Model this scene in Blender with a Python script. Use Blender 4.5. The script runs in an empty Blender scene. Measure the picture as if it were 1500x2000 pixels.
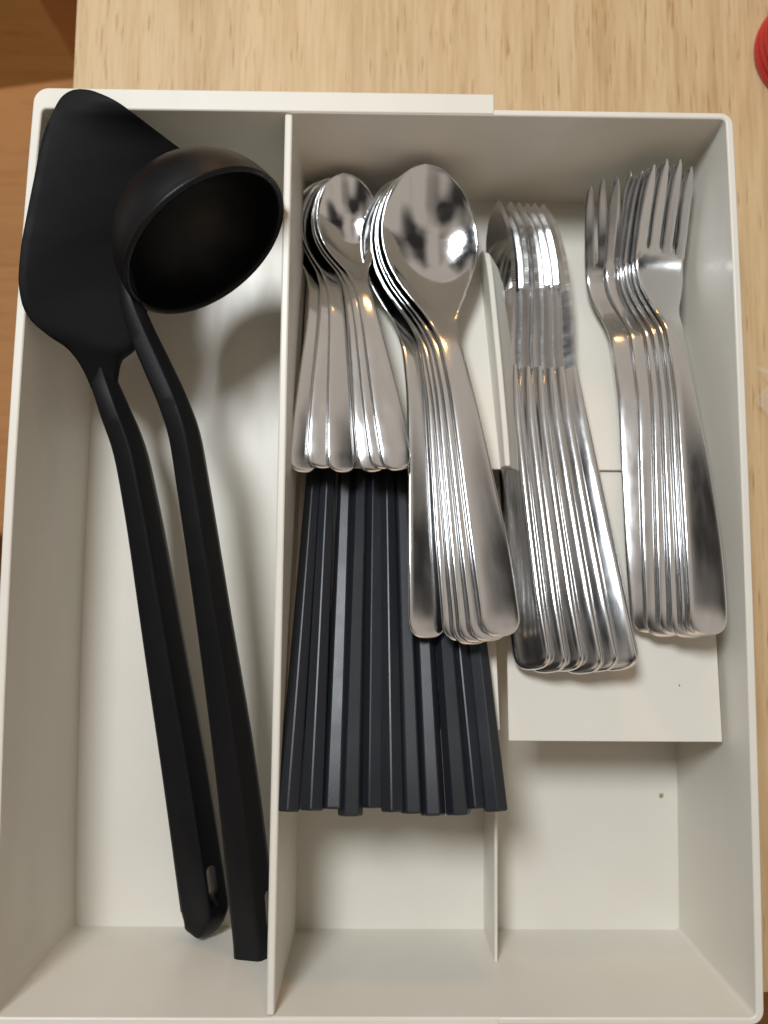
import bpy, bmesh, math, random
from mathutils import Vector, Matrix, Euler
random.seed(7)
MM = 0.001
scene = bpy.context.scene
C = scene.collection

# ---------------------------------------------------------------- camera
CAM = Vector((-2.392, -14.729, 289.104))            # millimetres, rim of the tray is z = 0
ROT = Euler((0.0897, -0.01107, 0.00781), 'XYZ')
FPX = 1500.0                                        # focal length in photo pixels (1500 x 2000)
cd = bpy.data.cameras.new('camera'); cam = bpy.data.objects.new('camera', cd); C.objects.link(cam)
cam.location = CAM * MM; cam.rotation_euler = ROT
cd.sensor_fit = 'VERTICAL'; cd.sensor_height = 36; cd.sensor_width = 27; cd.lens = 36 * FPX / 2000
cd.clip_start = 0.01; cd.clip_end = 30
cd.dof.use_dof = True; cd.dof.focus_distance = 0.297; cd.dof.aperture_fstop = 7.5
scene.camera = cam

# ---------------------------------------------------------------- room light
world = bpy.data.worlds.new('World'); scene.world = world; world.use_nodes = True
nt = world.node_tree; nt.nodes.clear()
wo = nt.nodes.new('ShaderNodeOutputWorld'); bg = nt.nodes.new('ShaderNodeBackground')
tc = nt.nodes.new('ShaderNodeTexCoord'); mp = nt.nodes.new('ShaderNodeMapping'); nz = nt.nodes.new('ShaderNodeTexNoise')
mp.inputs['Scale'].default_value = (1.0, 1.0, 0.55)
nz.inputs['Scale'].default_value = 1.7; nz.inputs['Detail'].default_value = 1.5
rp = nt.nodes.new('ShaderNodeValToRGB'); e = rp.color_ramp.elements
e[0].position = 0.40; e[0].color = (0.05, 0.045, 0.042, 1); e[1].position = 0.56; e[1].color = (0.82, 0.72, 0.62, 1)
nt.links.new(tc.outputs['Generated'], mp.inputs['Vector']); nt.links.new(mp.outputs[0], nz.inputs['Vector'])
nt.links.new(nz.outputs['Fac'], rp.inputs['Fac']); nt.links.new(rp.outputs[0], bg.inputs['Color'])
bg.inputs['Strength'].default_value = 0.54
nt.links.new(bg.outputs[0], wo.inputs['Surface'])

def area(name, loc, target, size, power, col, shape='RECTANGLE', size_y=None):
    d = bpy.data.lights.new(name, 'AREA'); o = bpy.data.objects.new(name, d); C.objects.link(o)
    d.shape = shape; d.size = size; d.energy = power; d.color = col
    if size_y: d.size_y = size_y
    o.location = loc
    o.rotation_euler = (Vector(target) - Vector(loc)).to_track_quat('-Z', 'Y').to_euler()
    return o
area('ceiling_lamp', (-0.27, 0.42, 0.95), (0, 0, -0.03), 0.29, 10.3, (0.915, 0.96, 1.0), 'DISK')
area('warm_lamp', (0.10, 1.25, 0.42), (0, 0.1, -0.03), 0.16, 1.6, (1.0, 0.50, 0.14), 'RECTANGLE', 0.10)

area('warm_fill', (0.35, -1.5, 0.75), (0, 0.1, -0.03), 1.2, 1.6, (1.0, 0.52, 0.17), 'DISK')  # added warm fill to tint the tray's back walls, not a known lamp
vs = scene.view_settings
vs.view_transform = 'Standard'; vs.look = 'None'; vs.exposure = 0.0; vs.gamma = 1.0; vs.use_curve_mapping = False
scene.render.engine = 'CYCLES'
scene.cycles.max_bounces = 10; scene.cycles.diffuse_bounces = 6; scene.cycles.glossy_bounces = 6
scene.cycles.use_denoising = True
scene.cycles.sample_clamp_indirect = 6

# ---------------------------------------------------------------- helpers
RM = ROT.to_matrix()
def P(px, py, z):
    """point on height z (mm) seen at photo pixel px, py"""
    d = RM @ Vector(((px - 750) / FPX, -(py - 1000) / FPX, -1.0))
    return CAM + d * ((z - CAM.z) / d.z)
def empty(name, loc=(0, 0, 0)):
    o = bpy.data.objects.new(name, None); C.objects.link(o); o.location = Vector(loc) * MM
    o.empty_display_size = 0.01
    return o
def tag(o, label, cat, group=None):
    o['label'] = label; o['category'] = cat
    if group: o['group'] = group
    return o
def link(name, me, parent=None, mat=None):
    o = bpy.data.objects.new(name, me); C.objects.link(o)
    if mat is not None and not me.materials: me.materials.append(mat)
    if parent is not None: o.parent = parent
    return o
def finish(bm, name, smooth=True, angle=None):
    bmesh.ops.recalc_face_normals(bm, faces=bm.faces)
    bmesh.ops.scale(bm, vec=(MM, MM, MM), verts=bm.verts)
    me = bpy.data.meshes.new(name); bm.to_mesh(me); bm.free()
    for p in me.polygons: p.use_smooth = smooth
    if smooth and angle: me.set_sharp_from_angle(angle=math.radians(angle))
    return me
def bevel(o, w, seg=2):
    m = o.modifiers.new('edge', 'BEVEL'); m.width = w * MM; m.segments = seg; m.limit_method = 'ANGLE'
    m.angle_limit = math.radians(30); m.harden_normals = False
    return o
def rings_mesh(rings, name, cap=True, angle=None):
    """loft a list of closed rings (lists of Vector, mm)"""
    bm = bmesh.new(); rv = [[bm.verts.new(p) for p in r] for r in rings]; n = len(rings[0])
    for a, b in zip(rv, rv[1:]):
        for i in range(n):
            bm.faces.new((a[i], a[(i + 1) % n], b[(i + 1) % n], b[i]))
    if cap:
        bm.faces.new(rv[0]); bm.faces.new(rv[-1])
    return finish(bm, name, True, angle)
def prism(top, bottom, z0, z1, name):
    bm = bmesh.new()
    a = [bm.verts.new((x, y, z1)) for x, y in top]; b = [bm.verts.new((x, y, z0)) for x, y in bottom]
    n = len(a); bm.faces.new(a); bm.faces.new(b)
    for i in range(n): bm.faces.new((a[i], a[(i + 1) % n], b[(i + 1) % n], b[i]))
    return finish(bm, name, True, 35)
def box(x0, x1, y0, y1, z0, z1, name):
    return prism([(x0, y0), (x1, y0), (x1, y1), (x0, y1)], [(x0, y0), (x1, y0), (x1, y1), (x0, y1)], z0, z1, name)
def arc(cx, cy, r, a0, a1, n=7):
    return [(cx + r * math.cos(math.radians(a0 + (a1 - a0) * i / (n - 1))), cy + r * math.sin(math.radians(a0 + (a1 - a0) * i / (n - 1)))) for i in range(n)]
def lerp(tab, u):
    """smooth table lookup (monotone cosine-free cubic)"""
    if u <= tab[0][0]: return tab[0][1]
    if u >= tab[-1][0]: return tab[-1][1]
    for i in range(len(tab) - 1):
        if tab[i][0] <= u <= tab[i + 1][0]:
            x0, y0 = tab[i]; x1, y1 = tab[i + 1]
            def slope(j):
                if j <= 0: return (tab[1][1] - tab[0][1]) / (tab[1][0] - tab[0][0])
                if j >= len(tab) - 1: return (tab[-1][1] - tab[-2][1]) / (tab[-1][0] - tab[-2][0])
                s0 = (tab[j][1] - tab[j - 1][1]) / (tab[j][0] - tab[j - 1][0]); s1 = (tab[j + 1][1] - tab[j][1]) / (tab[j + 1][0] - tab[j][0])
                return 0 if s0 * s1 <= 0 else 2 * s0 * s1 / (s0 + s1)
            h = x1 - x0; t = (u - x0) / h; m0, m1 = slope(i) * h, slope(i + 1) * h
            return (2*t**3 - 3*t*t + 1) * y0 + (t**3 - 2*t*t + t) * m0 + (-2*t**3 + 3*t*t) * y1 + (t**3 - t*t) * m1

# ---------------------------------------------------------------- materials
def newmat(name):
    m = bpy.data.materials.new(name); m.use_nodes = True
    return m, m.node_tree, m.node_tree.nodes['Principled BSDF']
def noise(nt_, scale, detail=3, vec=None, sc=(1, 1, 1), coord='Object'):
    t = nt_.nodes.new('ShaderNodeTexCoord'); m = nt_.nodes.new('ShaderNodeMapping'); n = nt_.nodes.new('ShaderNodeTexNoise')
    m.inputs['Scale'].default_value = sc; n.inputs['Scale'].default_value = scale; n.inputs['Detail'].default_value = detail
    nt_.links.new(t.outputs[coord], m.inputs['Vector']); nt_.links.new(m.outputs[0], n.inputs['Vector'])
    return n, m
def ramp(nt_, src, stops):
    r = nt_.nodes.new('ShaderNodeValToRGB'); el = r.color_ramp.elements
    while len(el) < len(stops): el.new(0.5)
    for x, (p, c) in zip(el, stops): x.position = p; x.color = (*c, 1)
    nt_.links.new(src, r.inputs['Fac']); return r
def bump(nt_, src, bs, strength, dist):
    b = nt_.nodes.new('ShaderNodeBump'); b.inputs['Strength'].default_value = strength; b.inputs['Distance'].default_value = dist
    nt_.links.new(src, b.inputs['Height']); nt_.links.new(b.outputs[0], bs.inputs['Normal'])
def mat_plastic():
    m, t, b = newmat('cream_plastic')
    n, _ = noise(t, 22, 4)
    r = ramp(t, n.outputs['Fac'], [(0.3, (0.69, 0.655, 0.575)), (0.7, (0.72, 0.688, 0.612))])
    t.links.new(r.outputs[0], b.inputs['Base Color'])
    b.inputs['Specular IOR Level'].default_value = 0.4
    n3, _ = noise(t, 90, 6, sc=(1, .25, 1)); r3 = ramp(t, n3.outputs['Fac'], [(0.35, (.31,) * 3), (0.7, (.45,) * 3)]); t.links.new(r3.outputs[0], b.inputs['Roughness'])
    n2, _ = noise(t, 2600, 2); bump(t, n2.outputs['Fac'], b, 0.06, 0.0002)
    return m
def mat_steel(name, rough, sx=(1, 1, 1), scr=0.05):
    m, t, b = newmat(name)
    b.inputs['Metallic'].default_value = 1.0
    b.inputs['Base Color'].default_value = (0.78, 0.785, 0.79, 1)
    n, _ = noise(t, 260, 5, sc=sx)
    r = ramp(t, n.outputs['Fac'], [(0.35, (rough * 0.8,) * 3), (0.72, (rough * 1.45,) * 3)])
    t.links.new(r.outputs[0], b.inputs['Roughness'])
    n2, _ = noise(t, 900, 4, sc=sx); bump(t, n2.outputs['Fac'], b, scr, 0.0001)
    return m
def mat_black(name, col, rough, bs=0.12, scale=1800, spec=0.45):
    m, t, b = newmat(name)
    b.inputs['Base Color'].default_value = (*col, 1); b.inputs['Specular IOR Level'].default_value = spec
    n, _ = noise(t, 60, 4); r = ramp(t, n.outputs['Fac'], [(0.3, (rough * 0.9,) * 3), (0.7, (rough * 1.12,) * 3)])
    t.links.new(r.outputs[0], b.inputs['Roughness'])
    n2, _ = noise(t, scale, 2); bump(t, n2.outputs['Fac'], b, bs, 0.0003)
    return m
def mat_wood(name, stops, axis, rough, var, scale=7.0):
    m, t, b = newmat(name)
    oi = t.nodes.new('ShaderNodeObjectInfo'); tcn = t.nodes.new('ShaderNodeTexCoord')
    off = t.nodes.new('ShaderNodeVectorMath'); off.operation = 'MULTIPLY_ADD'
    off.inputs[1].default_value = (1, 1, 1)
    cmb = t.nodes.new('ShaderNodeCombineXYZ'); mul = t.nodes.new('ShaderNodeMath'); mul.operation = 'MULTIPLY'; mul.inputs[1].default_value = 9.0
    t.links.new(oi.outputs['Random'], mul.inputs[0])
    for k in range(3): t.links.new(mul.outputs[0], cmb.inputs[k])
    t.links.new(tcn.outputs['Object'], off.inputs[0]); t.links.new(cmb.outputs[0], off.inputs[2])
    def nz_(sc, scale_, det, dist=0.0):
        mp_ = t.nodes.new('ShaderNodeMapping'); mp_.inputs['Scale'].default_value = sc
        n_ = t.nodes.new('ShaderNodeTexNoise'); n_.inputs['Scale'].default_value = scale_; n_.inputs['Detail'].default_value = det
        n_.inputs['Distortion'].default_value = dist
        t.links.new(off.outputs[0], mp_.inputs['Vector']); t.links.new(mp_.outputs[0], n_.inputs['Vector']); return n_
    lo = (1, 0.06, 1) if axis == 'Y' else (0.06, 1, 1)
    a = nz_(lo, scale * 9, 5, 0.6); f = nz_(lo, scale * 60, 6); p = nz_((1, 0.045, 1) if axis == 'Y' else (0.045, 1, 1), scale * 130, 2)
    mix = t.nodes.new('ShaderNodeMix'); mix.data_type = 'FLOAT'; mix.inputs[0].default_value = 0.48
    t.links.new(a.outputs['Fac'], mix.inputs[2]); t.links.new(f.outputs['Fac'], mix.inputs[3])
    r = ramp(t, mix.outputs[0], stops)
    hsv = t.nodes.new('ShaderNodeHueSaturation')
    vr = t.nodes.new('ShaderNodeMapRange'); vr.inputs[3].default_value = 1 - var; vr.inputs[4].default_value = 1 + var
    t.links.new(oi.outputs['Random'], vr.inputs[0]); t.links.new(vr.outputs[0], hsv.inputs['Value']); t.links.new(r.outputs[0], hsv.inputs['Color'])
    pr = ramp(t, p.outputs['Fac'], [(0.62, (1, 1, 1)), (0.70, (0.60, 0.47, 0.33))])
    mm = t.nodes.new('ShaderNodeMix'); mm.data_type = 'RGBA'; mm.blend_type = 'MULTIPLY'; mm.inputs[0].default_value = 0.8
    t.links.new(hsv.outputs[0], mm.inputs[6]); t.links.new(pr.outputs[0], mm.inputs[7])
    t.links.new(mm.outputs[2], b.inputs['Base Color'])
    b.inputs['Roughness'].default_value = rough
    bump(t, f.outputs['Fac'], b, 0.08, 0.0004)
    return m
PLASTIC = mat_plastic()
STEEL_BOWL = mat_steel('polished_steel', 0.085, (1, 1, 1), 0.02)
STEEL = mat_steel('satin_steel', 0.14, (0.25, 1, 1), 0.05)
STEEL_BLADE = mat_steel('blade_steel', 0.13, (1, 0.3, 1), 0.04)
NYLON = mat_black('black_nylon', (0.0035, 0.0035, 0.0045), 0.42, 0.16, 1800, 0.27)
MATTE = mat_black('matte_black_nylon', (0.0035, 0.0035, 0.0042), 0.6, 0.14, 2200, 0.14)
CHOP = mat_black('black_chopstick_resin', (0.012, 0.014, 0.019), 0.39, 0.10, 1500, 0.5)
TABLE = mat_wood('pale_rubberwood', [(0.30, (0.42, 0.262, 0.115)), (0.46, (0.54, 0.375, 0.195)), (0.58, (0.60, 0.44, 0.25)), (0.75, (0.48, 0.32, 0.15))], 'Y', 0.5, 0.035)
SEAT = mat_wood('orange_beech', [(0.3, (0.40, 0.175, 0.048)), (0.55, (0.48, 0.22, 0.066)), (0.75, (0.43, 0.19, 0.053))], 'X', 0.6, 0.04, 3)
FLOORM = mat_wood('brown_laminate', [(0.3, (0.25, 0.095, 0.014)), (0.55, (0.30, 0.12, 0.02)), (0.75, (0.22, 0.085, 0.013))], 'X', 0.45, 0.08, 2)
m_, t_, b_ = newmat('red_plastic'); RED = m_
nn, _ = noise(t_, 30, 2); rr = ramp(t_, nn.outputs['Fac'], [(0.3, (0.42, 0.02, 0.018)), (0.7, (0.52, 0.03, 0.022))]); t_.links.new(rr.outputs[0], b_.inputs['Base Color'])
b_.inputs['Roughness'].default_value = 0.28
m_, t_, b_ = newmat('clear_film'); FILM = m_
b_.inputs['Base Color'].default_value = (.95, .95, .95, 1); b_.inputs['Alpha'].default_value = 0.09; b_.inputs['Roughness'].default_value = 0.08; b_.inputs['Specular IOR Level'].default_value = 1.0
nn, _ = noise(t_, 300, 2); bump(t_, nn.outputs['Fac'], b_, 0.3, 0.001)
m_, t_, b_ = newmat('green_crumb'); CRUMB = m_
nn, _ = noise(t_, 900, 2); rr = ramp(t_, nn.outputs['Fac'], [(0.3, (0.25, 0.24, 0.08)), (0.7, (0.42, 0.40, 0.18))]); t_.links.new(rr.outputs[0], b_.inputs['Base Color'])

# ---------------------------------------------------------------- setting: floor, table, chair
ZT = -71.0
fl = link('floor', box(-2500, 2500, -2500, 2500, -830, -810, 'floor'), None, FLOORM); fl['kind'] = 'structure'
table = tag(empty('table', (0, 0, ZT)), 'pale rubberwood table top of glued staves under the cutlery tray', 'table')
x = -153.5; k = 0
widths = [44, 38, 52, 40, 47, 36, 50, 43, 39, 48, 45, 41, 46, 44]
for wd in widths:
    me = box(0, wd - 0.01, -196.7, 560, -28, 0, 'stave')
    o = link('stave', me, table, TABLE); o.location = (x * MM, 0, 0); None
    x += wd; k += 1
for lx in (-120, 420):
    for ly in (-160, 520):
        link('leg', box(lx - 25, lx + 25, ly - 25, ly + 25, -738, -28.3, 'leg'), table, TABLE)
# chair beside the table
chair = tag(empty('chair', (-420, 0, -810)), 'orange wooden chair with curved seat edge, out of focus left of the table', 'chair')
zs = 450
a = P(0, 167, -360); b = P(147, 148, -360); c = P(0, 1046, -360)
sx0, sx1 = a.x - 330, b.x + 65
top = []
for i in range(13):
    t = i / 12; xx = sx1 + (sx0 - sx1) * t
    yy = b.y + (a.y - b.y) * ((b.x - xx) / (b.x - a.x)) if xx > a.x - 40 else a.y - 8
    top.append((xx + 420, yy - 18 * max(0, t - 0.3)))
top += [(sx0 + 420, c.y + 20), (sx0 + 460, c.y), (sx1 + 420 - 30, c.y), (sx1 + 420, c.y + 30)]
o = link('seat', prism(top, top, zs - 22, zs, 'seat'), chair, SEAT); bevel(o, 5, 3)
for lx, ly in ((sx0 + 450, c.y + 40), (sx1 + 380, c.y + 50), (sx0 + 450, b.y - 60), (sx1 + 380, b.y - 40)):
    link('leg', box(lx - 18, lx + 18, ly - 18, ly + 18, 0, zs - 22.3, 'leg'), chair, SEAT)
for lx in (sx0 + 455, sx1 + 375):
    link('post', box(lx - 14, lx + 14, b.y + 2, b.y + 30, zs - 60, zs + 300, 'post'), chair, SEAT)
rail = []
for i in range(13):
    t = i / 12; xx = sx0 + 415 + (sx1 + 10 - sx0) * t; rail.append((xx, b.y + 72 - 40 * (2 * t - 1) ** 2))
rail2 = [(x_, y_ + 22) for x_, y_ in reversed(rail)]
o = link('back_rail', prism(rail + rail2, rail + rail2, zs + 150, zs + 260, 'back_rail'), chair, SEAT); bevel(o, 4, 2)

# red ribbed jar at the edge of the picture
rc = P(1600, 84, -62)
jar = tag(empty('ribbed_lid', (rc.x, rc.y, ZT)), 'glossy red ribbed plastic lid on the table at the top right corner', 'lid')
prof = [(0, 0), (27.0, 0), (28.2, 0.8)]
for i in range(6):
    z = 2.0 + i * 3.6; r0 = 28.2 - i * 0.55
    prof += [(r0 + 0.2, z), (r0 + 0.35, z + 1.2), (r0 - 0.1, z + 2.2), (r0 - 0.9, z + 2.8), (r0 - 0.8, z + 3.3)]
prof += [(24.0, 24.4), (22, 25.4)]
def lathe(prof, n, name, angle=None, close=True):
    bm = bmesh.new(); rows = []
    for r, z in prof:
        rows.append([bm.verts.new((max(r, 0.01) * math.cos(2 * math.pi * i / n), max(r, 0.01) * math.sin(2 * math.pi * i / n), z)) for i in range(n)])
    for a_, b_2 in zip(rows, rows[1:]):
        for i in range(n): bm.faces.new((a_[i], a_[(i + 1) % n], b_2[(i + 1) % n], b_2[i]))
    if close: bm.faces.new(rows[0]); bm.faces.new(rows[-1])
    return finish(bm, name, True, angle)
link('skirt', lathe(prof, 72, 'skirt', 50), jar, RED)
link('cap', lathe([(21.9, 25.2), (21.5, 26.2), (14, 27.4), (0.2, 27.8)], 48, 'cap', 50), jar, RED)

# crumpled clear film on the table right of the tray
bm = bmesh.new(); N = 12; g = []
pc = P(1552, 775, ZT)
for i in range(N):
    row = []
    for j in range(N):
        u, v = i / (N - 1) - .5, j / (N - 1) - .5
        row.append(bm.verts.new((u * 34 + 3 * math.sin(9 * v), v * 26 + 2 * math.sin(8 * u), 0.6 + 4.5 * abs(math.sin(5 * u + 7 * v)) * random.uniform(.5, 1))))
    g.append(row)
for i in range(N - 1):
    for j in range(N - 1): bm.faces.new((g[i][j], g[i + 1][j], g[i + 1][j + 1], g[i][j + 1]))
o = link('plastic_wrapper', finish(bm, 'plastic_wrapper', True, 25), None, FILM); o.location = Vector((pc.x, pc.y, ZT)) * MM
sm = o.modifiers.new('thickness', 'SOLIDIFY'); sm.thickness = 0.00012
tag(o, 'crumpled clear plastic wrapper glinting on the table right of the tray', 'wrapper')

# ---------------------------------------------------------------- the tray
tray = tag(empty('cutlery_tray', (0, 0, ZT)), 'cream plastic expanding cutlery tray with stepped shelves, holding all the cutlery', 'tray')
def tp(name, me, mat=PLASTIC, bw=None, seg=2, parent=None):
    o = link(name, me, parent or tray, mat)
    if parent is None: o.location = (0, 0, -ZT * MM)
    if bw: bevel(o, bw, seg)
    return o
HB = -66.65
def bow(y, s): return s * (1 - (y / 172.0) ** 2)
# extension: C-shaped wall, inner face at x=-135.8, y=+-170.3
def ext_loop(d):
    out = [(43.2, 178.8)] + arc(-133.3, 172.8, 6.0, 90, 180)
    out += [(-139.3 - bow(y, 3.2), y) for y in range(150, -151, -30)]
    out += arc(-133.3, -172.8, 6.0, 180, 270) + [(43.2, -178.8), (43.2, -170.3 + d)]
    out += arc(-134.0 + d, -168.3 + d, 1.8, 270, 180, 4)
    out += [(-135.8 + d - bow(y, 3.2), y) for y in range(-150, 151, 30)]
    out += arc(-134.0 + d, 168.3 - d, 1.8, 180, 90, 4) + [(43.2, 170.3 - d)]
    return out
tp('extension_wall', prism(ext_loop(0), ext_loop(1.6), -70.6, 0, 'extension_wall'), bw=0.55)
def main_loop(d):
    w, l = 135.8, 170.0
    out = [(-38, l - d)] + arc(w - 2 - d, l - 2 - d, 2, 90, 0, 4)
    out += [(w - d + bow(y, 1.3), y) for y in range(150, -151, -30)]
    out += arc(w - 2 - d, -l + 2 + d, 2, 0, -90, 4) + [(-38, -l + d), (-38, -l - 2.5)]
    out += arc(w + 2.9 - 5, -l - 2.5 + 5, 5, 270, 360)
    out += [(w + 2.9 + bow(y, 1.3), y) for y in range(-150, 151, 30)]
    out += arc(w + 2.9 - 5, l + 2.5 - 5, 5, 0, 90) + [(-38, l + 2.5)]
    return out
tp('outer_wall', prism(main_loop(0), main_loop(1.8), -70.3, -0.35, 'outer_wall'), bw=0.55)
tp('divider', prism([(-40.2, -169.9), (-37.2, -169.9), (-37.0, 169.9), (-40.0, 169.9)], [(-41.0, -169.9), (-36.2, -169.9), (-36.0, 169.9), (-40.8, 169.9)], -69.0, -0.9, 'divider'), bw=0.7)
tp('floor_panel', box(-139, -40.5, -171, 171, -70.8, -69.0, 'floor_panel'))
tp('floor_panel', box(-40.6, 136, -171, 171, -70.6, HB, 'floor_panel'))
tp('low_divider', prism([(47.4, -169), (48.8, -169), (49.6, 20), (48.2, 20)], [(47.0, -169), (49.2, -169), (50.0, 20), (47.8, 20)], HB, -38.2, 'low_divider'), bw=0.4)

def plate(pts, x0, x1, th, name):
    """bent plate: pts = (y, z) along the top face"""
    bm = bmesh.new(); rows = []
    for (y, z) in pts:
        rows.append([bm.verts.new(v) for v in ((x0, y, z), (x1, y, z), (x1, y, z - th), (x0, y, z - th))])
    for a_, b_2 in zip(rows, rows[1:]):
        for i in range(4): bm.faces.new((a_[i], a_[(i + 1) % 4], b_2[(i + 1) % 4], b_2[i]))
    bm.faces.new(rows[0]); bm.faces.new(rows[-1])
    return finish(bm, name, True, 25)
def shelf_z(y): return -24.8 - 0.344 * (y - 31.7)
up = tp('upper_shelf', plate([(31.7, -24.8), (90, shelf_z(90)), (150, shelf_z(150)), (166, -66.2)], -35.6, 134.6, 2.0, 'upper_shelf'), bw=0.4)
# fin between the two columns of the upper shelf
bm = bmesh.new(); prof = []
ys = [(31.9, 7.5), (45, 10.0), (70, 12.5), (95, 14.0), (118, 15.0), (128, 14.2), (134, 12.0), (138, 8.0), (139.5, 3.0)]
rows = []
for y, hgt in ys:
    xc = 50.6 - (y - 32) * 0.034; z0 = shelf_z(y) - 0.8
    rows.append([bm.verts.new(v) for v in ((xc - 1.9, y, z0), (xc - 1.15, y, z0 + 0.8 + hgt), (xc + 1.15, y, z0 + 0.8 + hgt), (xc + 1.9, y, z0))])
for a_, b_2 in zip(rows, rows[1:]):
    for i in range(4): bm.faces.new((a_[i], a_[(i + 1) % 4], b_2[(i + 1) % 4], b_2[i]))
bm.faces.new(rows[0]); bm.faces.new(rows[-1])
tp('fin', finish(bm, 'fin', True, 40), bw=0.5)
tp('lower_shelf', plate([(-76.7, -17.9), (-20, -21.4), (28, -25.4), (33, -27.4), (36, -28.6), (90, -47.6), (146, -66.4)], 50.3, 134.5, 1.9, 'lower_shelf'), bw=0.35)
tp('shelf_side', prism([(50.4, -30), (51.6, -30), (51.6, 26), (50.4, 26)], [(50.4, -30), (51.6, -30), (51.6, 26), (50.4, 26)], -60, -27.6, 'shelf_side'))
tp('low_shelf', plate([(-72, -14.2), (40, -44.4), (118, -65.5)], -35.4, 46.4, 1.8, 'low_shelf'), bw=0.3)

# crumb on the tray floor
bm = bmesh.new(); bmesh.ops.create_icosphere(bm, subdivisions=2, radius=0.9)
for v in bm.verts: v.co = v.co * random.uniform(.7, 1.25); v.co.z *= .5
o = link('crumb', finish(bm, 'crumb', True), None, CRUMB); o.location = P(1292, 1554, HB + .4) * MM
tag(o, 'tiny greenish crumb on the empty floor of the right front compartment', 'crumb')

bm = bmesh.new(); bmesh.ops.create_icosphere(bm, subdivisions=1, radius=0.3)
for v in bm.verts: v.co = v.co * random.uniform(.6, 1.3); v.co.z *= .5
o = link('crumb', finish(bm, 'crumb', True), None, CRUMB); o.location = P(1327, 1338, -18.3) * MM
tag(o, 'tiny dark speck on the sloping white shelf below the forks', 'crumb')

# ---------------------------------------------------------------- cutlery meshes (local: x from handle end to tip, z up)
def ring(u, w, z, th, camber, nt_=12, p=2.6):
    """plate cross-section: half width w, thickness th, camber(t)"""
    top, bot = [], []
    for i in range(nt_ + 1):
        t = -math.cos(math.pi * i / nt_)
        e_ = (max(0.0, 1 - abs(t) ** p)) ** (1 / p)
        zz = z + camber(t)
        top.append(Vector((u, w * t, zz + th / 2 * e_)))
        if 0 < i < nt_: bot.append(Vector((u, w * t, zz - th / 2 * e_)))
    return top + bot[::-1]
def split_loft(rings, cut, names):
    """one smooth loft, delivered as two meshes (handle, head) with shared normals"""
    full = rings_mesh(rings, 'tmp'); nrm = [v.normal.copy() for v in full.vertices]; co = [v.co.copy() for v in full.vertices]
    polys = [tuple(p_.vertices) for p_ in full.polygons]
    n = len(rings[0]); out = []
    for lo, hi, nm in ((0, cut, names[0]), (cut, len(rings) - 1, names[1])):
        i0, i1 = lo * n, (hi + 1) * n
        faces = [tuple(v - i0 for v in p_) for p_ in polys if min(p_) >= i0 and max(p_) < i1]
        me = bpy.data.meshes.new(nm); me.from_pydata(co[i0:i1], [], faces)
        for p_ in me.polygons: p_.use_smooth = True
        me.normals_split_custom_set_from_vertices(nrm[i0:i1])
        out.append(me)
    bpy.data.meshes.remove(full)
    return out
def stations(L, n, head_len, nh):
    us = [L * (0.5 - 0.5 * math.cos(math.pi * min(1, i / n * .5))) for i in range(1)]
    us = []
    r_end = 7.0
    for i in range(8): us.append(r_end * (1 - math.cos(math.pi / 2 * i / 8)))
    a0, a1 = r_end, L - head_len
    for i in range(n): us.append(a0 + (a1 - a0) * i / n)
    cut = len(us)
    for i in range(nh + 1): us.append(a1 + head_len * math.sin(math.pi / 2 * i / nh))
    return us, cut
def end_round(u, r=7.0, p=2.5):
    return 1.0 if u >= r else max(0.03, (1 - (1 - u / r) ** p) ** (1 / p))

def make_spoon(L, bowl_len, bowl_w, end_w, neck_w, depth, s):
    us, cut = stations(L, 44, bowl_len, 30)
    a1 = L - bowl_len
    wt = [(0, end_w), (L * .12, end_w * .99), (L * .35, end_w * .78), (L * .52, neck_w * 1.04), (a1 - 6 * s, neck_w), (a1, neck_w * 1.08)]
    zt = [(0, -1.6 * s), (L * .06, -.1 * s), (L * .14, .2 * s), (L * .30, -1.6 * s), (L * .48, -5.2 * s), (a1 - 8 * s, -10.2 * s), (a1 + 8 * s, -15.6 * s), (a1 + bowl_len * .35, -17.6 * s), (a1 + bowl_len * .65, -15.0 * s), (L, -7.0 * s)]
    rings = []
    for u in us:
        z = lerp(zt, u)
        if u <= a1:
            w = lerp(wt, u) * end_round(u); th = (2.0 if u > 30 else 1.7) * end_round(u, 3)
            th = lerp([(0, 1.7), (40, 2.0), (a1 - 15, 2.6), (a1, 2.3)], u) * end_round(u, 2.5)
            k_ = lerp([(0, 0.18), (L * .3, .22), (a1 - 10, .25), (a1, .1)], u)
            rings.append(ring(u, w, z, th, lambda t, k_=k_: k_ * (1 - t * t), p=6))
        else:
            q = (u - a1) / bowl_len
            # egg outline of the bowl, joined to the neck
            wq = bowl_w * lerp([(0, neck_w * 1.08 / bowl_w), (.06, neck_w * 1.22 / bowl_w), (.14, .36), (.25, .56), (.38, .80), (.50, .95), (.58, .995), (.63, 1.0), (.70, .975), (.80, .87), (.88, .715), (.94, .525), (.975, .345), (.99, .22), (1, .02)], q)
            d_ = depth * lerp([(0, 0), (.08, .10), (.25, .55), (.5, 1.0), (.62, 1.0), (.8, .72), (.93, .30), (1, 0)], q)
            rings.append(ring(u, wq, z, lerp([(0, 2.3), (.2, 1.6), (1, 1.1)], q), lambda t, d_=d_: -d_ * (1 - t * t) ** 0.9 if abs(t) < 1 else 0, p=4))
    return split_loft(rings, cut, ('handle', 'bowl'))
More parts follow.
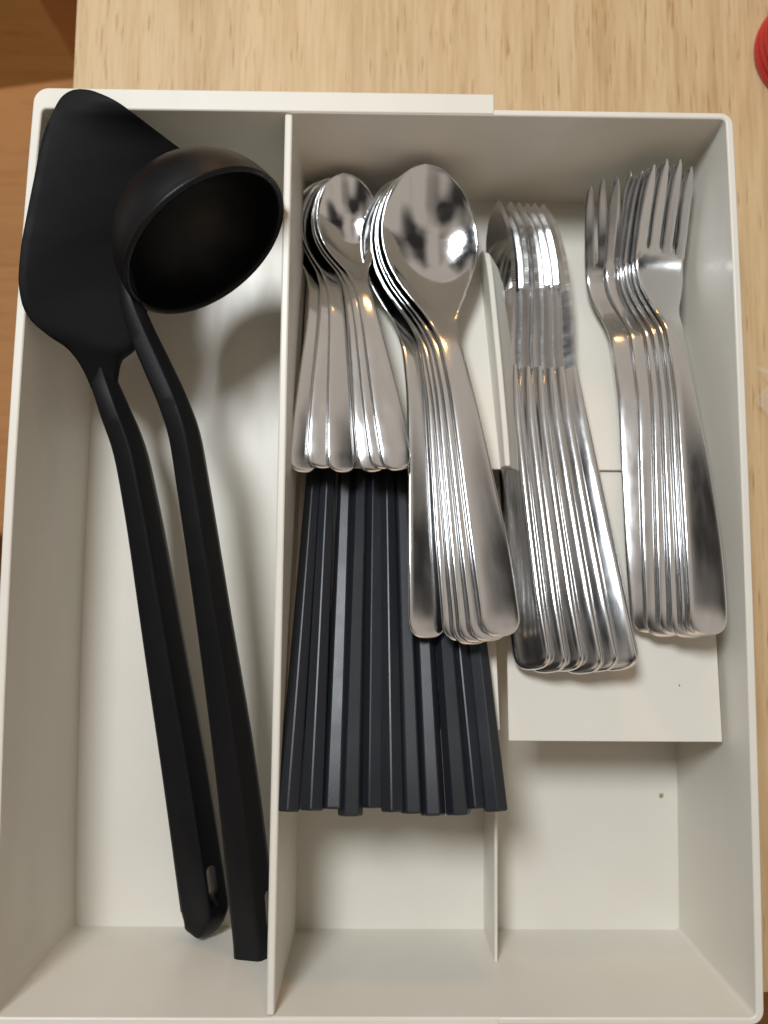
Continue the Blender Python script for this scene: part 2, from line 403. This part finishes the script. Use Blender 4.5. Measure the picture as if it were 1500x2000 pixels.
def make_fork(L):
    head = 35.0; hl = 67.0; a1 = L - hl; us, cut = stations(a1 + head, 44, head, 16)
    zt = [(0, -1.6), (12, -.1), (28, .2), (60, -1.6), (97, -5.2), (a1 - 8, -11.0), (a1 + 8, -18.0), (a1 + 26, -21.0), (L - 24, -14.5), (L, -1.0)]
    rings = []; W = 11.4
    for u in us:
        z = lerp(zt, u)
        if u <= a1:
            w = lerp([(0, 8.0), (22, 7.9), (70, 6.1), (100, 4.5), (a1 - 6, 4.2), (a1, 4.7)], u) * end_round(u)
            th = lerp([(0, 1.8), (40, 2.1), (a1 - 15, 2.7), (a1, 2.3)], u) * end_round(u, 2.5)
            rings.append(ring(u, w, z, th, lambda t: .2 * (1 - t * t), p=6))
        else:
            q = (u - a1) / head
            w = lerp([(0, 4.7), (.15, 5.8), (.4, 8.8), (.62, 10.7), (.8, 11.2), (1, W)], q)
            rings.append(ring(u, w, z, 2.0, lambda t, q=q: -1.0 * q * (1 - t * t), p=6))
    h, hd = split_loft(rings, cut, ('handle', 'head'))
    tines = []; tw = 4.85; gap = (2 * W - 4 * tw) / 3
    for k_ in range(4):
        yc = -W + tw / 2 + k_ * (tw + gap); rr_ = []
        for i in range(27):
            q = i / 26; u = a1 + head - 4.0 + q * (hl - head + 4.0 - (2.2 if k_ in (0, 3) else 0))
            t0 = yc / W; wd = tw / 2 * (lerp([(0, 1), (.5, .98), (.78, .82), (.92, .54), (.98, .30), (1, .1)], q))
            root = 4.6 - (u - (a1 + head - 4.0))           # webbing between the tines at the root of the slots
            lo_, hi_ = yc - wd, yc + wd
            if root > 0:
                g_ = gap / 2 * min(1, max(0, root / .8)) ** .5 + .03
                if k_ > 0: lo_ = yc - tw / 2 - g_
                if k_ < 3: hi_ = yc + tw / 2 + g_
            sh = .6 * q * q if k_ == 0 else -.6 * q * q if k_ == 3 else 0
            z = lerp(zt, u)
            rr_.append([v + Vector((0, (lo_ + hi_) / 2 + sh, 0)) for v in ring(u, (hi_ - lo_) / 2, z, 2.06 - .7 * q, lambda t, q=q, m_=(lo_ + hi_) / 2, w_=(hi_ - lo_) / 2: -1.0 * (1 - q) * (1 - min(1, abs((m_ + w_ * t) / W)) ** 2), 8, 7)])
        tines.append(rings_mesh(rr_, 'tine', True, 50))
    return h, hd, tines
def make_knife(L):
    hl = L * .60; us = []
    for i in range(8): us.append(6 * (1 - math.cos(math.pi / 2 * i / 8)))
    for i in range(41): us.append(6 + (hl - 6) * i / 40)
    rings = []
    for u in us:
        w = lerp([(0, 8.6), (18, 8.5), (60, 7.4), (hl - 16, 6.0), (hl - 4, 5.6), (hl, 5.5)], u) * end_round(u, 6)
        th = lerp([(0, 3.4), (30, 4.4), (80, 5.0), (hl - 26, 5.2), (hl - 10, 3.6), (hl, 1.7)], u) * end_round(u, 5)
        rings.append(ring(u, w, lerp([(0, -2.6), (12, -.8), (30, .5), (70, .8), (hl, 0)], u), th, lambda t: 0, 16, 3.2))
    handle = rings_mesh(rings, 'handle', True, 50)
    rings = []; n = 150
    for i in range(n + 1):
        q = i / n; u = hl - 1.5 + (L - hl + 1.5) * q
        spine = lerp([(0, 5.3), (.1, 5.5), (.5, 6.0), (.75, 5.4), (.9, 2.6), (.97, -1.0), (1, -3.4)], q)
        edge = lerp([(0, -5.3), (.12, -5.9), (.28, -7.6), (.45, -9.0), (.62, -9.8), (.78, -9.2), (.9, -7.2), (.97, -5.0), (1, -3.8)], q)
        if .46 < q < .92 and i % 2: edge += 0.4
        k_ = min(1, .12 + (1 - q) * 14); gr = lerp([(0, 0), (.38, 0), (.5, 1), (1, 1)], q)     # ground, finely serrated front part of the edge
        g_ = min(1.8, (spine - edge) * .4)
        rings.append([Vector((u, edge, 0)), Vector((u, edge + g_, (.40 + .22 * gr) * k_)), Vector((u, spine - .2 * g_, .86 * k_)), Vector((u, spine, .5 * k_)),
                      Vector((u, spine, -.5 * k_)), Vector((u, spine - .2 * g_, -.86 * k_)), Vector((u, edge + g_, -(.40 + .22 * gr) * k_))])
    blade = rings_mesh(rings, 'blade', True, 14)
    return handle, blade

DINNER = make_spoon(203, 76, 21.5, 7.8, 4.6, 7.6, 1.0)
TEA = make_spoon(139, 51, 14.2, 6.1, 3.5, 5.6, 0.72)
FORK = make_fork(203)
KNIFE = make_knife(214)
def place(name, tip, end, L, roll, parts, label, cat, group):
    """tip/end: points (mm) of the axis; length follows the mesh, direction and end from the points"""
    o = empty(name); X = (tip - end); sc = X.length / L; X.normalize()
    Z = Vector((0, 0, 1)); Y = Z.cross(X).normalized(); Z = X.cross(Y)
    M = Matrix((X, Y, Z)).transposed() @ Matrix.Rotation(math.radians(roll), 3, 'X')
    o.matrix_world = Matrix.Translation(end * MM) @ M.to_4x4() @ Matrix.Scale(sc, 4)
    for nm, me, mt in parts: link(nm, me, o, mt)
    return tag(o, label, cat, group)

# dinner spoons: bottom of the stack first
ORD = ['topmost', 'second from the top', 'third from the top', 'fourth from the top', 'fifth from the top', 'lowest']
ds_end = [(836, 1247), (906, 1252), (926, 1259), (938, 1255), (960, 1252), (983, 1243)]
ds_tip = [(815, 326), (819, 321), (823, 316), (828, 311), (832, 306), (837, 300)]
lab = ['leftmost large spoon with its handle fanned apart from the stack', 'second large spoon from the left by its handle end', 'third large spoon from the left by its handle end',
       'fourth large spoon from the left by its handle end', 'large spoon directly beneath the topmost large spoon', 'topmost large spoon with its whole mirrored bowl in view']
for i in range(6):
    zz = i * 2.5
    place('dinner_spoon', P(*ds_tip[i], -33 + zz), P(*ds_end[i], -9.5 + zz), 203, [17, 8, 12, 9, 11, 9][i],
          [('handle', DINNER[0], STEEL), ('bowl', DINNER[1], STEEL_BOWL)], lab[i], 'spoon', 'large spoons nested in the tray')
ts_end = [(590, 922), (628, 914), (669, 922), (731, 921), (754, 915), (778, 918)]
ts_tip = [(646, 341), (652, 337), (656, 334), (661, 331), (666, 328), (671, 324)]
lab = ['leftmost teaspoon, its handle end close to the long divider', 'second teaspoon from the left in the fan of handles', 'third teaspoon from the left, right before the gap in the fan',
       'fourth teaspoon from the left, first after the gap in the fan', 'teaspoon directly beneath the topmost teaspoon', 'topmost teaspoon with its whole bowl in view beside the large spoons']
for i in range(6):
    zz = i * 2.1
    place('teaspoon', P(*ts_tip[i], -41 + zz), P(*ts_end[i], -19.5 + zz * .9), 139, [16, 9, 14, 3, 8, 7][i],
          [('handle', TEA[0], STEEL), ('bowl', TEA[1], STEEL_BOWL)], lab[i], 'spoon', 'teaspoons nested in the tray')
fk_end = [(1274, 1236), (1301, 1244), (1326, 1241), (1350, 1246), (1371, 1242), (1386, 1241)]
fk_tip = [(1190, 344), (1245, 333), (1280, 329), (1294, 322), (1306, 319), (1317, 309)]
lab = ['leftmost fork, its outer tine standing apart from the stack', 'second fork from the left in the stack', 'third fork from the left in the stack', 'fourth fork from the left in the stack',
       'fork directly beneath the topmost fork', 'topmost fork with all four tines in view beside the right wall']
for i in range(6):
    zz = i * 2.5
    place('fork', P(*fk_tip[i], -28 + zz), P(*fk_end[i], -12 + zz), 203, [-9, -3, 0, 3, 2, 4][i],
          [('handle', FORK[0], STEEL), ('head', FORK[1], STEEL)] + [('tine', t, STEEL) for t in FORK[2]], lab[i], 'fork', 'forks nested in the tray')
kn_end = [(1036, 1308), (1066, 1314), (1099, 1311), (1136, 1316), (1166, 1312), (1206, 1309)]
kn_tip = [(962, 398), (984, 400), (1001, 402), (1016, 403), (1030, 403), (1046, 404)]
lab = ['leftmost table knife, its whole blade face turned to the white fin', 'second table knife from the left in the fan', 'third table knife from the left in the fan', 'fourth table knife from the left in the fan',
       'fifth table knife from the left in the fan', 'rightmost table knife of the fan, nearest the forks']
for i in range(6):
    zz = i * .9
    place('table_knife', P(*kn_tip[i], -52 + zz * .6), P(*kn_end[i], -7.5 + zz), 214, [-46, -41, -43, -38, -36, -27][i],
          [('handle', KNIFE[0], STEEL), ('blade', KNIFE[1], STEEL_BLADE)], lab[i], 'knife', 'table knives fanned in the tray')

# ---------------------------------------------------------------- chopsticks
def make_stick(L):
    rings = []
    for i in range(14):
        u = [0, .25, .7, 1.2][i] if i < 4 else 1.2 + (L - 1.2) * (i - 3) / 10
        r = 4.75 - 2.3 * u / L
        r *= [.80, .93, .985, 1][i] if i < 4 else 1
        pts = []
        for k_ in range(6):
            for da in (-4, 4):
                a_ = math.radians(60 * k_ + da); pts.append(Vector((u, r * math.cos(a_) / math.cos(math.radians(4)) * .985, r * math.sin(a_) / math.cos(math.radians(4)) * .985)))
        rings.append(pts)
    return rings_mesh(rings, 'chopstick', True, 12)
STICK = make_stick(230)
tips = [(563, 1585), (610, 1583), (653, 1580), (684, 1594), (728, 1578), (768, 1586), (806, 1589), (846, 1593), (896, 1592), (932, 1579), (968, 1585)]
backs = [(613, 925), (641, 925), (676, 925), (704, 925), (733, 925), (757, 925), (783, 925), (812, 925), (845, 925), (866, 925), (895, 925)]
rolls = [31, 27, -3, 9, 14, 22, 3, -2, 6, 17, 33]
names = ['leftmost', 'second from the left', 'third from the left', 'fourth from the left', 'fifth from the left', 'sixth from the left', 'seventh from the left', 'eighth from the left', 'third from the right', 'second from the right', 'rightmost']
for i in range(11):
    lowz = -2.6 if i in (4, 9) else 0
    e_ = P(*tips[i], -4.0 + lowz); b_3 = P(*backs[i], -37.2 + lowz * .5)
    d = (b_3 - e_).normalized()
    o = place('chopstick', e_ + d * 230, e_, 230, rolls[i], [], 'x', 'chopstick', 'black chopsticks lying side by side')
    nm = 'black six-sided chopstick, %s of the row under the spoons' % names[i]
    # a chopstick is one piece: replace the empty by the mesh itself
    mw = o.matrix_world.copy(); bpy.data.objects.remove(o)
    o = link('chopstick', STICK, None, CHOP); o.matrix_world = mw
    tag(o, nm, 'chopstick', 'black chopsticks lying side by side')

# ---------------------------------------------------------------- black nylon spatula and ladle
def sweep_handle(stn, name, poly):
    """stn: (px, py, z, width_mm, height_mm); poly: cross-section"""
    pts = [P(a_, b_2, c_) for a_, b_2, c_, _, _ in stn]; rings = []
    for i, p in enumerate(pts):
        t = (pts[min(i + 1, len(pts) - 1)] - pts[max(i - 1, 0)]).normalized()
        side = Vector((0, 0, 1)).cross(t).normalized(); upv = t.cross(side)
        w, h_ = stn[i][3], stn[i][4]
        rings.append([p + side * (a_ * w) + upv * (b_2 * h_) for a_, b_2 in poly])
    return rings_mesh(rings, name, True, 32)
def dense(stn, n):
    """smooth a station table"""
    tabs = [[(i, s_[k_]) for i, s_ in enumerate(stn)] for k_ in range(5)]
    m = len(stn) - 1
    return [tuple(lerp(tabs[k_], m * i / n) for k_ in range(5)) for i in range(n + 1)]
FACET = [(-.5, -.1), (-.46, .28), (-.40, .36), (.10, .50), (.18, .47), (.47, .02), (.5, -.06), (.5, -.36), (.40, -.5), (-.42, -.5), (-.5, -.40)]

spat = tag(empty('spatula', P(395, 1815, -66)), 'black nylon spatula with wide slanted blade leaning over the left rim', 'spatula')
def par(o, e_): o.parent = e_; o.location = -e_.location; return o
# blade as ruled loft between the left and the right outline
Lp = [(156.5, 175.2, 5.2), (143, 177, 5.2), (128, 184, 5.2), (116, 195, 5.2), (105, 214, 5.2), (92, 243, 5.1), (80, 280, 5), (68, 340, 4.8), (53, 415, 4.5), (40, 490, 4.1), (36, 545, 3.2), (42, 590, 1.4), (60, 625, -1.5), (92, 654, -5.5), (132, 682, -10.5), (162, 722, -15.5), (188, 782, -21)]
Rp = [(157.5, 175.2, 5.2), (176, 177, 5.0), (200, 185, 4.8), (228, 198, 4.2), (262, 222, 1.5), (296, 248, -4), (330, 274, -9.5), (358, 298, -14), (364, 325, -16.5), (342, 390, -17.5), (314, 455, -18), (297, 525, -18), (289, 595, -17.5), (283, 648, -17.5), (262, 684, -17), (236, 706, -18), (226, 775, -21.5)]
rings = []; NS = 72
for i in range(NS + 1):
    u = (len(Lp) - 1) * i / NS
    f_ = lambda T, k_: lerp([(j, T[j][k_]) for j in range(len(T))], u)
    a_ = P(f_(Lp, 0), f_(Lp, 1), f_(Lp, 2)); b_2 = P(f_(Rp, 0), f_(Rp, 1), f_(Rp, 2)); r_ = []
    th = lerp([(0, 1.0), (NS * .1, 1.6), (NS * .7, 2.6), (NS * .93, 5.5), (NS, 3.0)], i)
    for k_ in range(13):
        t = (1 - math.cos(math.pi * k_ / 12)) / 2; e_ = max(0, 1 - abs(2 * t - 1) ** 4) ** .25
        r_.append(a_.lerp(b_2, t) + Vector((0, 0, th / 2 * e_ - 0.0 * math.sin(math.pi * t) * min(1, max(0, (i - 18) / 14)) * (1 if i < NS * .8 else (NS - i) / (NS * .2)))))
    for k_ in range(11, 0, -1):
        t = (1 - math.cos(math.pi * k_ / 12)) / 2; e_ = max(0, 1 - abs(2 * t - 1) ** 4) ** .25
        r_.append(a_.lerp(b_2, t) + Vector((0, 0, -th / 2 * e_ - 0.0 * math.sin(math.pi * t) * min(1, max(0, (i - 18) / 14)) * (1 if i < NS * .8 else (NS - i) / (NS * .2)))))
    rings.append(r_)
par(link('blade', rings_mesh(rings, 'blade', True, 45), None, MATTE), spat)
hs = dense([(180, 670, -12.5, 5.0, 1.2), (190, 705, -15.6, 7.5, 3.4), (201, 742, -18.5, 9.8, 6.2), (222, 800, -21.5, 11.5, 9), (252, 880, -25.5, 12.5, 11), (277, 1000, -30, 13.5, 12), (318, 1250, -39, 16, 12.5), (362, 1520, -48, 18.5, 13), (398, 1765, -55.5, 20.0, 13)], 40)
hs += [(399.5, 1775, -55.7, 19.8, 13), (397, 1790, -56, 18.0, 12.8), (393, 1802, -56.4, 15.6, 12.2), (389, 1810, -56.6, 13.4, 11.6), (386.5, 1815, -56.8, 11.8, 10.8), (385, 1818, -56.9, 9.4, 9.4)]
hme = sweep_handle(hs, 'handle', FACET)
hob = par(link('handle', hme, None, NYLON), spat); bevel(hob, 0.7, 2)
# hanging slot through the handle end
c0, c1 = P(408, 1696, -52), P(415, 1756, -54)
def slot_cutter(c0, c1, w, tilt):
    ax = (c1 - c0).normalized(); side = ax.cross(Vector((0, 0, 1))).normalized(); up_ = side.cross(ax)
    up2 = (Matrix.Rotation(math.radians(tilt), 3, ax) @ up_); sd = (Matrix.Rotation(math.radians(tilt), 3, ax) @ side)
    ring_ = []
    for k_ in range(9): a_ = math.pi * k_ / 8; ring_.append(c1 + sd * (w * math.cos(a_)) + ax * (w * math.sin(a_)))
    for k_ in range(9): a_ = math.pi * k_ / 8; ring_.append(c0 - sd * (w * math.cos(a_)) - ax * (w * math.sin(a_)))
    return rings_mesh([[p - up2 * 14 for p in ring_], [p + up2 * 16 for p in ring_]], 'cutter')
def cut(o, cutter_mesh):
    c_ = bpy.data.objects.new('cutter', cutter_mesh); C.objects.link(c_); c_.parent = o.parent; c_.location = o.location
    bpy.context.view_layer.update()
    m = o.modifiers.new('slot', 'BOOLEAN'); m.operation = 'DIFFERENCE'; m.object = c_; m.solver = 'EXACT'
    bpy.context.view_layer.update()
    ev = o.evaluated_get(bpy.context.evaluated_depsgraph_get()); me = bpy.data.meshes.new_from_object(ev)
    o.modifiers.clear(); o.data = me; me.set_sharp_from_angle(angle=math.radians(32))
    bpy.data.objects.remove(c_)
cut(hob, slot_cutter(c0, c1, 2.1, -30))

ladle = tag(empty('ladle', P(490, 1880, -45)), 'black nylon soup ladle with deep round bowl lying across the spatula', 'ladle')
zc = 9.0; cen = P(404, 478, zc); R_ = 34.6
n_ = Vector((.606, -.783, .147)).normalized()
prof = []
for i in range(25):
    a_ = math.radians(90 * i / 24); prof.append((R_ * math.sin(a_), -R_ * .93 * math.cos(a_)))
prof.append((R_ + .1, .5)); prof.append((R_ - .5, 1.2)); prof.append((R_ - 1.6, 1.2)); prof.append((R_ - 2.1, .4))
for i in range(24, -1, -1):
    a_ = math.radians(90 * i / 24); prof.append(((R_ - 2.3) * math.sin(a_), -(R_ - 2.3) * .93 * math.cos(a_)))
bme = lathe(prof, 96, 'bowl', 60, close=False)
ob = link('bowl', bme, ladle, NYLON)
q = n_.to_track_quat('Z', 'Y')
ob.matrix_local = Matrix.Translation((cen * MM) - ladle.location) @ q.to_matrix().to_4x4()
ls = dense([(242, 520, 9, 5, 3.2), (252, 580, 7, 7, 4.2), (273, 640, 4, 9.5, 5.6), (304, 710, 0.5, 10.5, 7.5), (337, 785, -2.5, 11, 9), (359, 850, -5, 11.5, 10.5), (378, 960, -9, 12, 11.5), (412, 1180, -16, 13, 12), (459, 1500, -30, 16, 12.5), (497, 1830, -44, 18, 12.5)], 54)
ls += [(499, 1862, -45, 18, 12.3), (499.5, 1872, -45.2, 17.4, 12.1), (499.5, 1878, -45.4, 16.4, 11.6), (499.5, 1882, -45.5, 15.2, 11), (499.5, 1884.5, -45.6, 13.4, 10)]
lob = par(link('handle', sweep_handle(ls, 'handle', FACET), None, NYLON), ladle); bevel(lob, 0.7, 2)
cut(lob, slot_cutter(P(523, 1745, -41), P(528, 1815, -43), 2.1, -30))
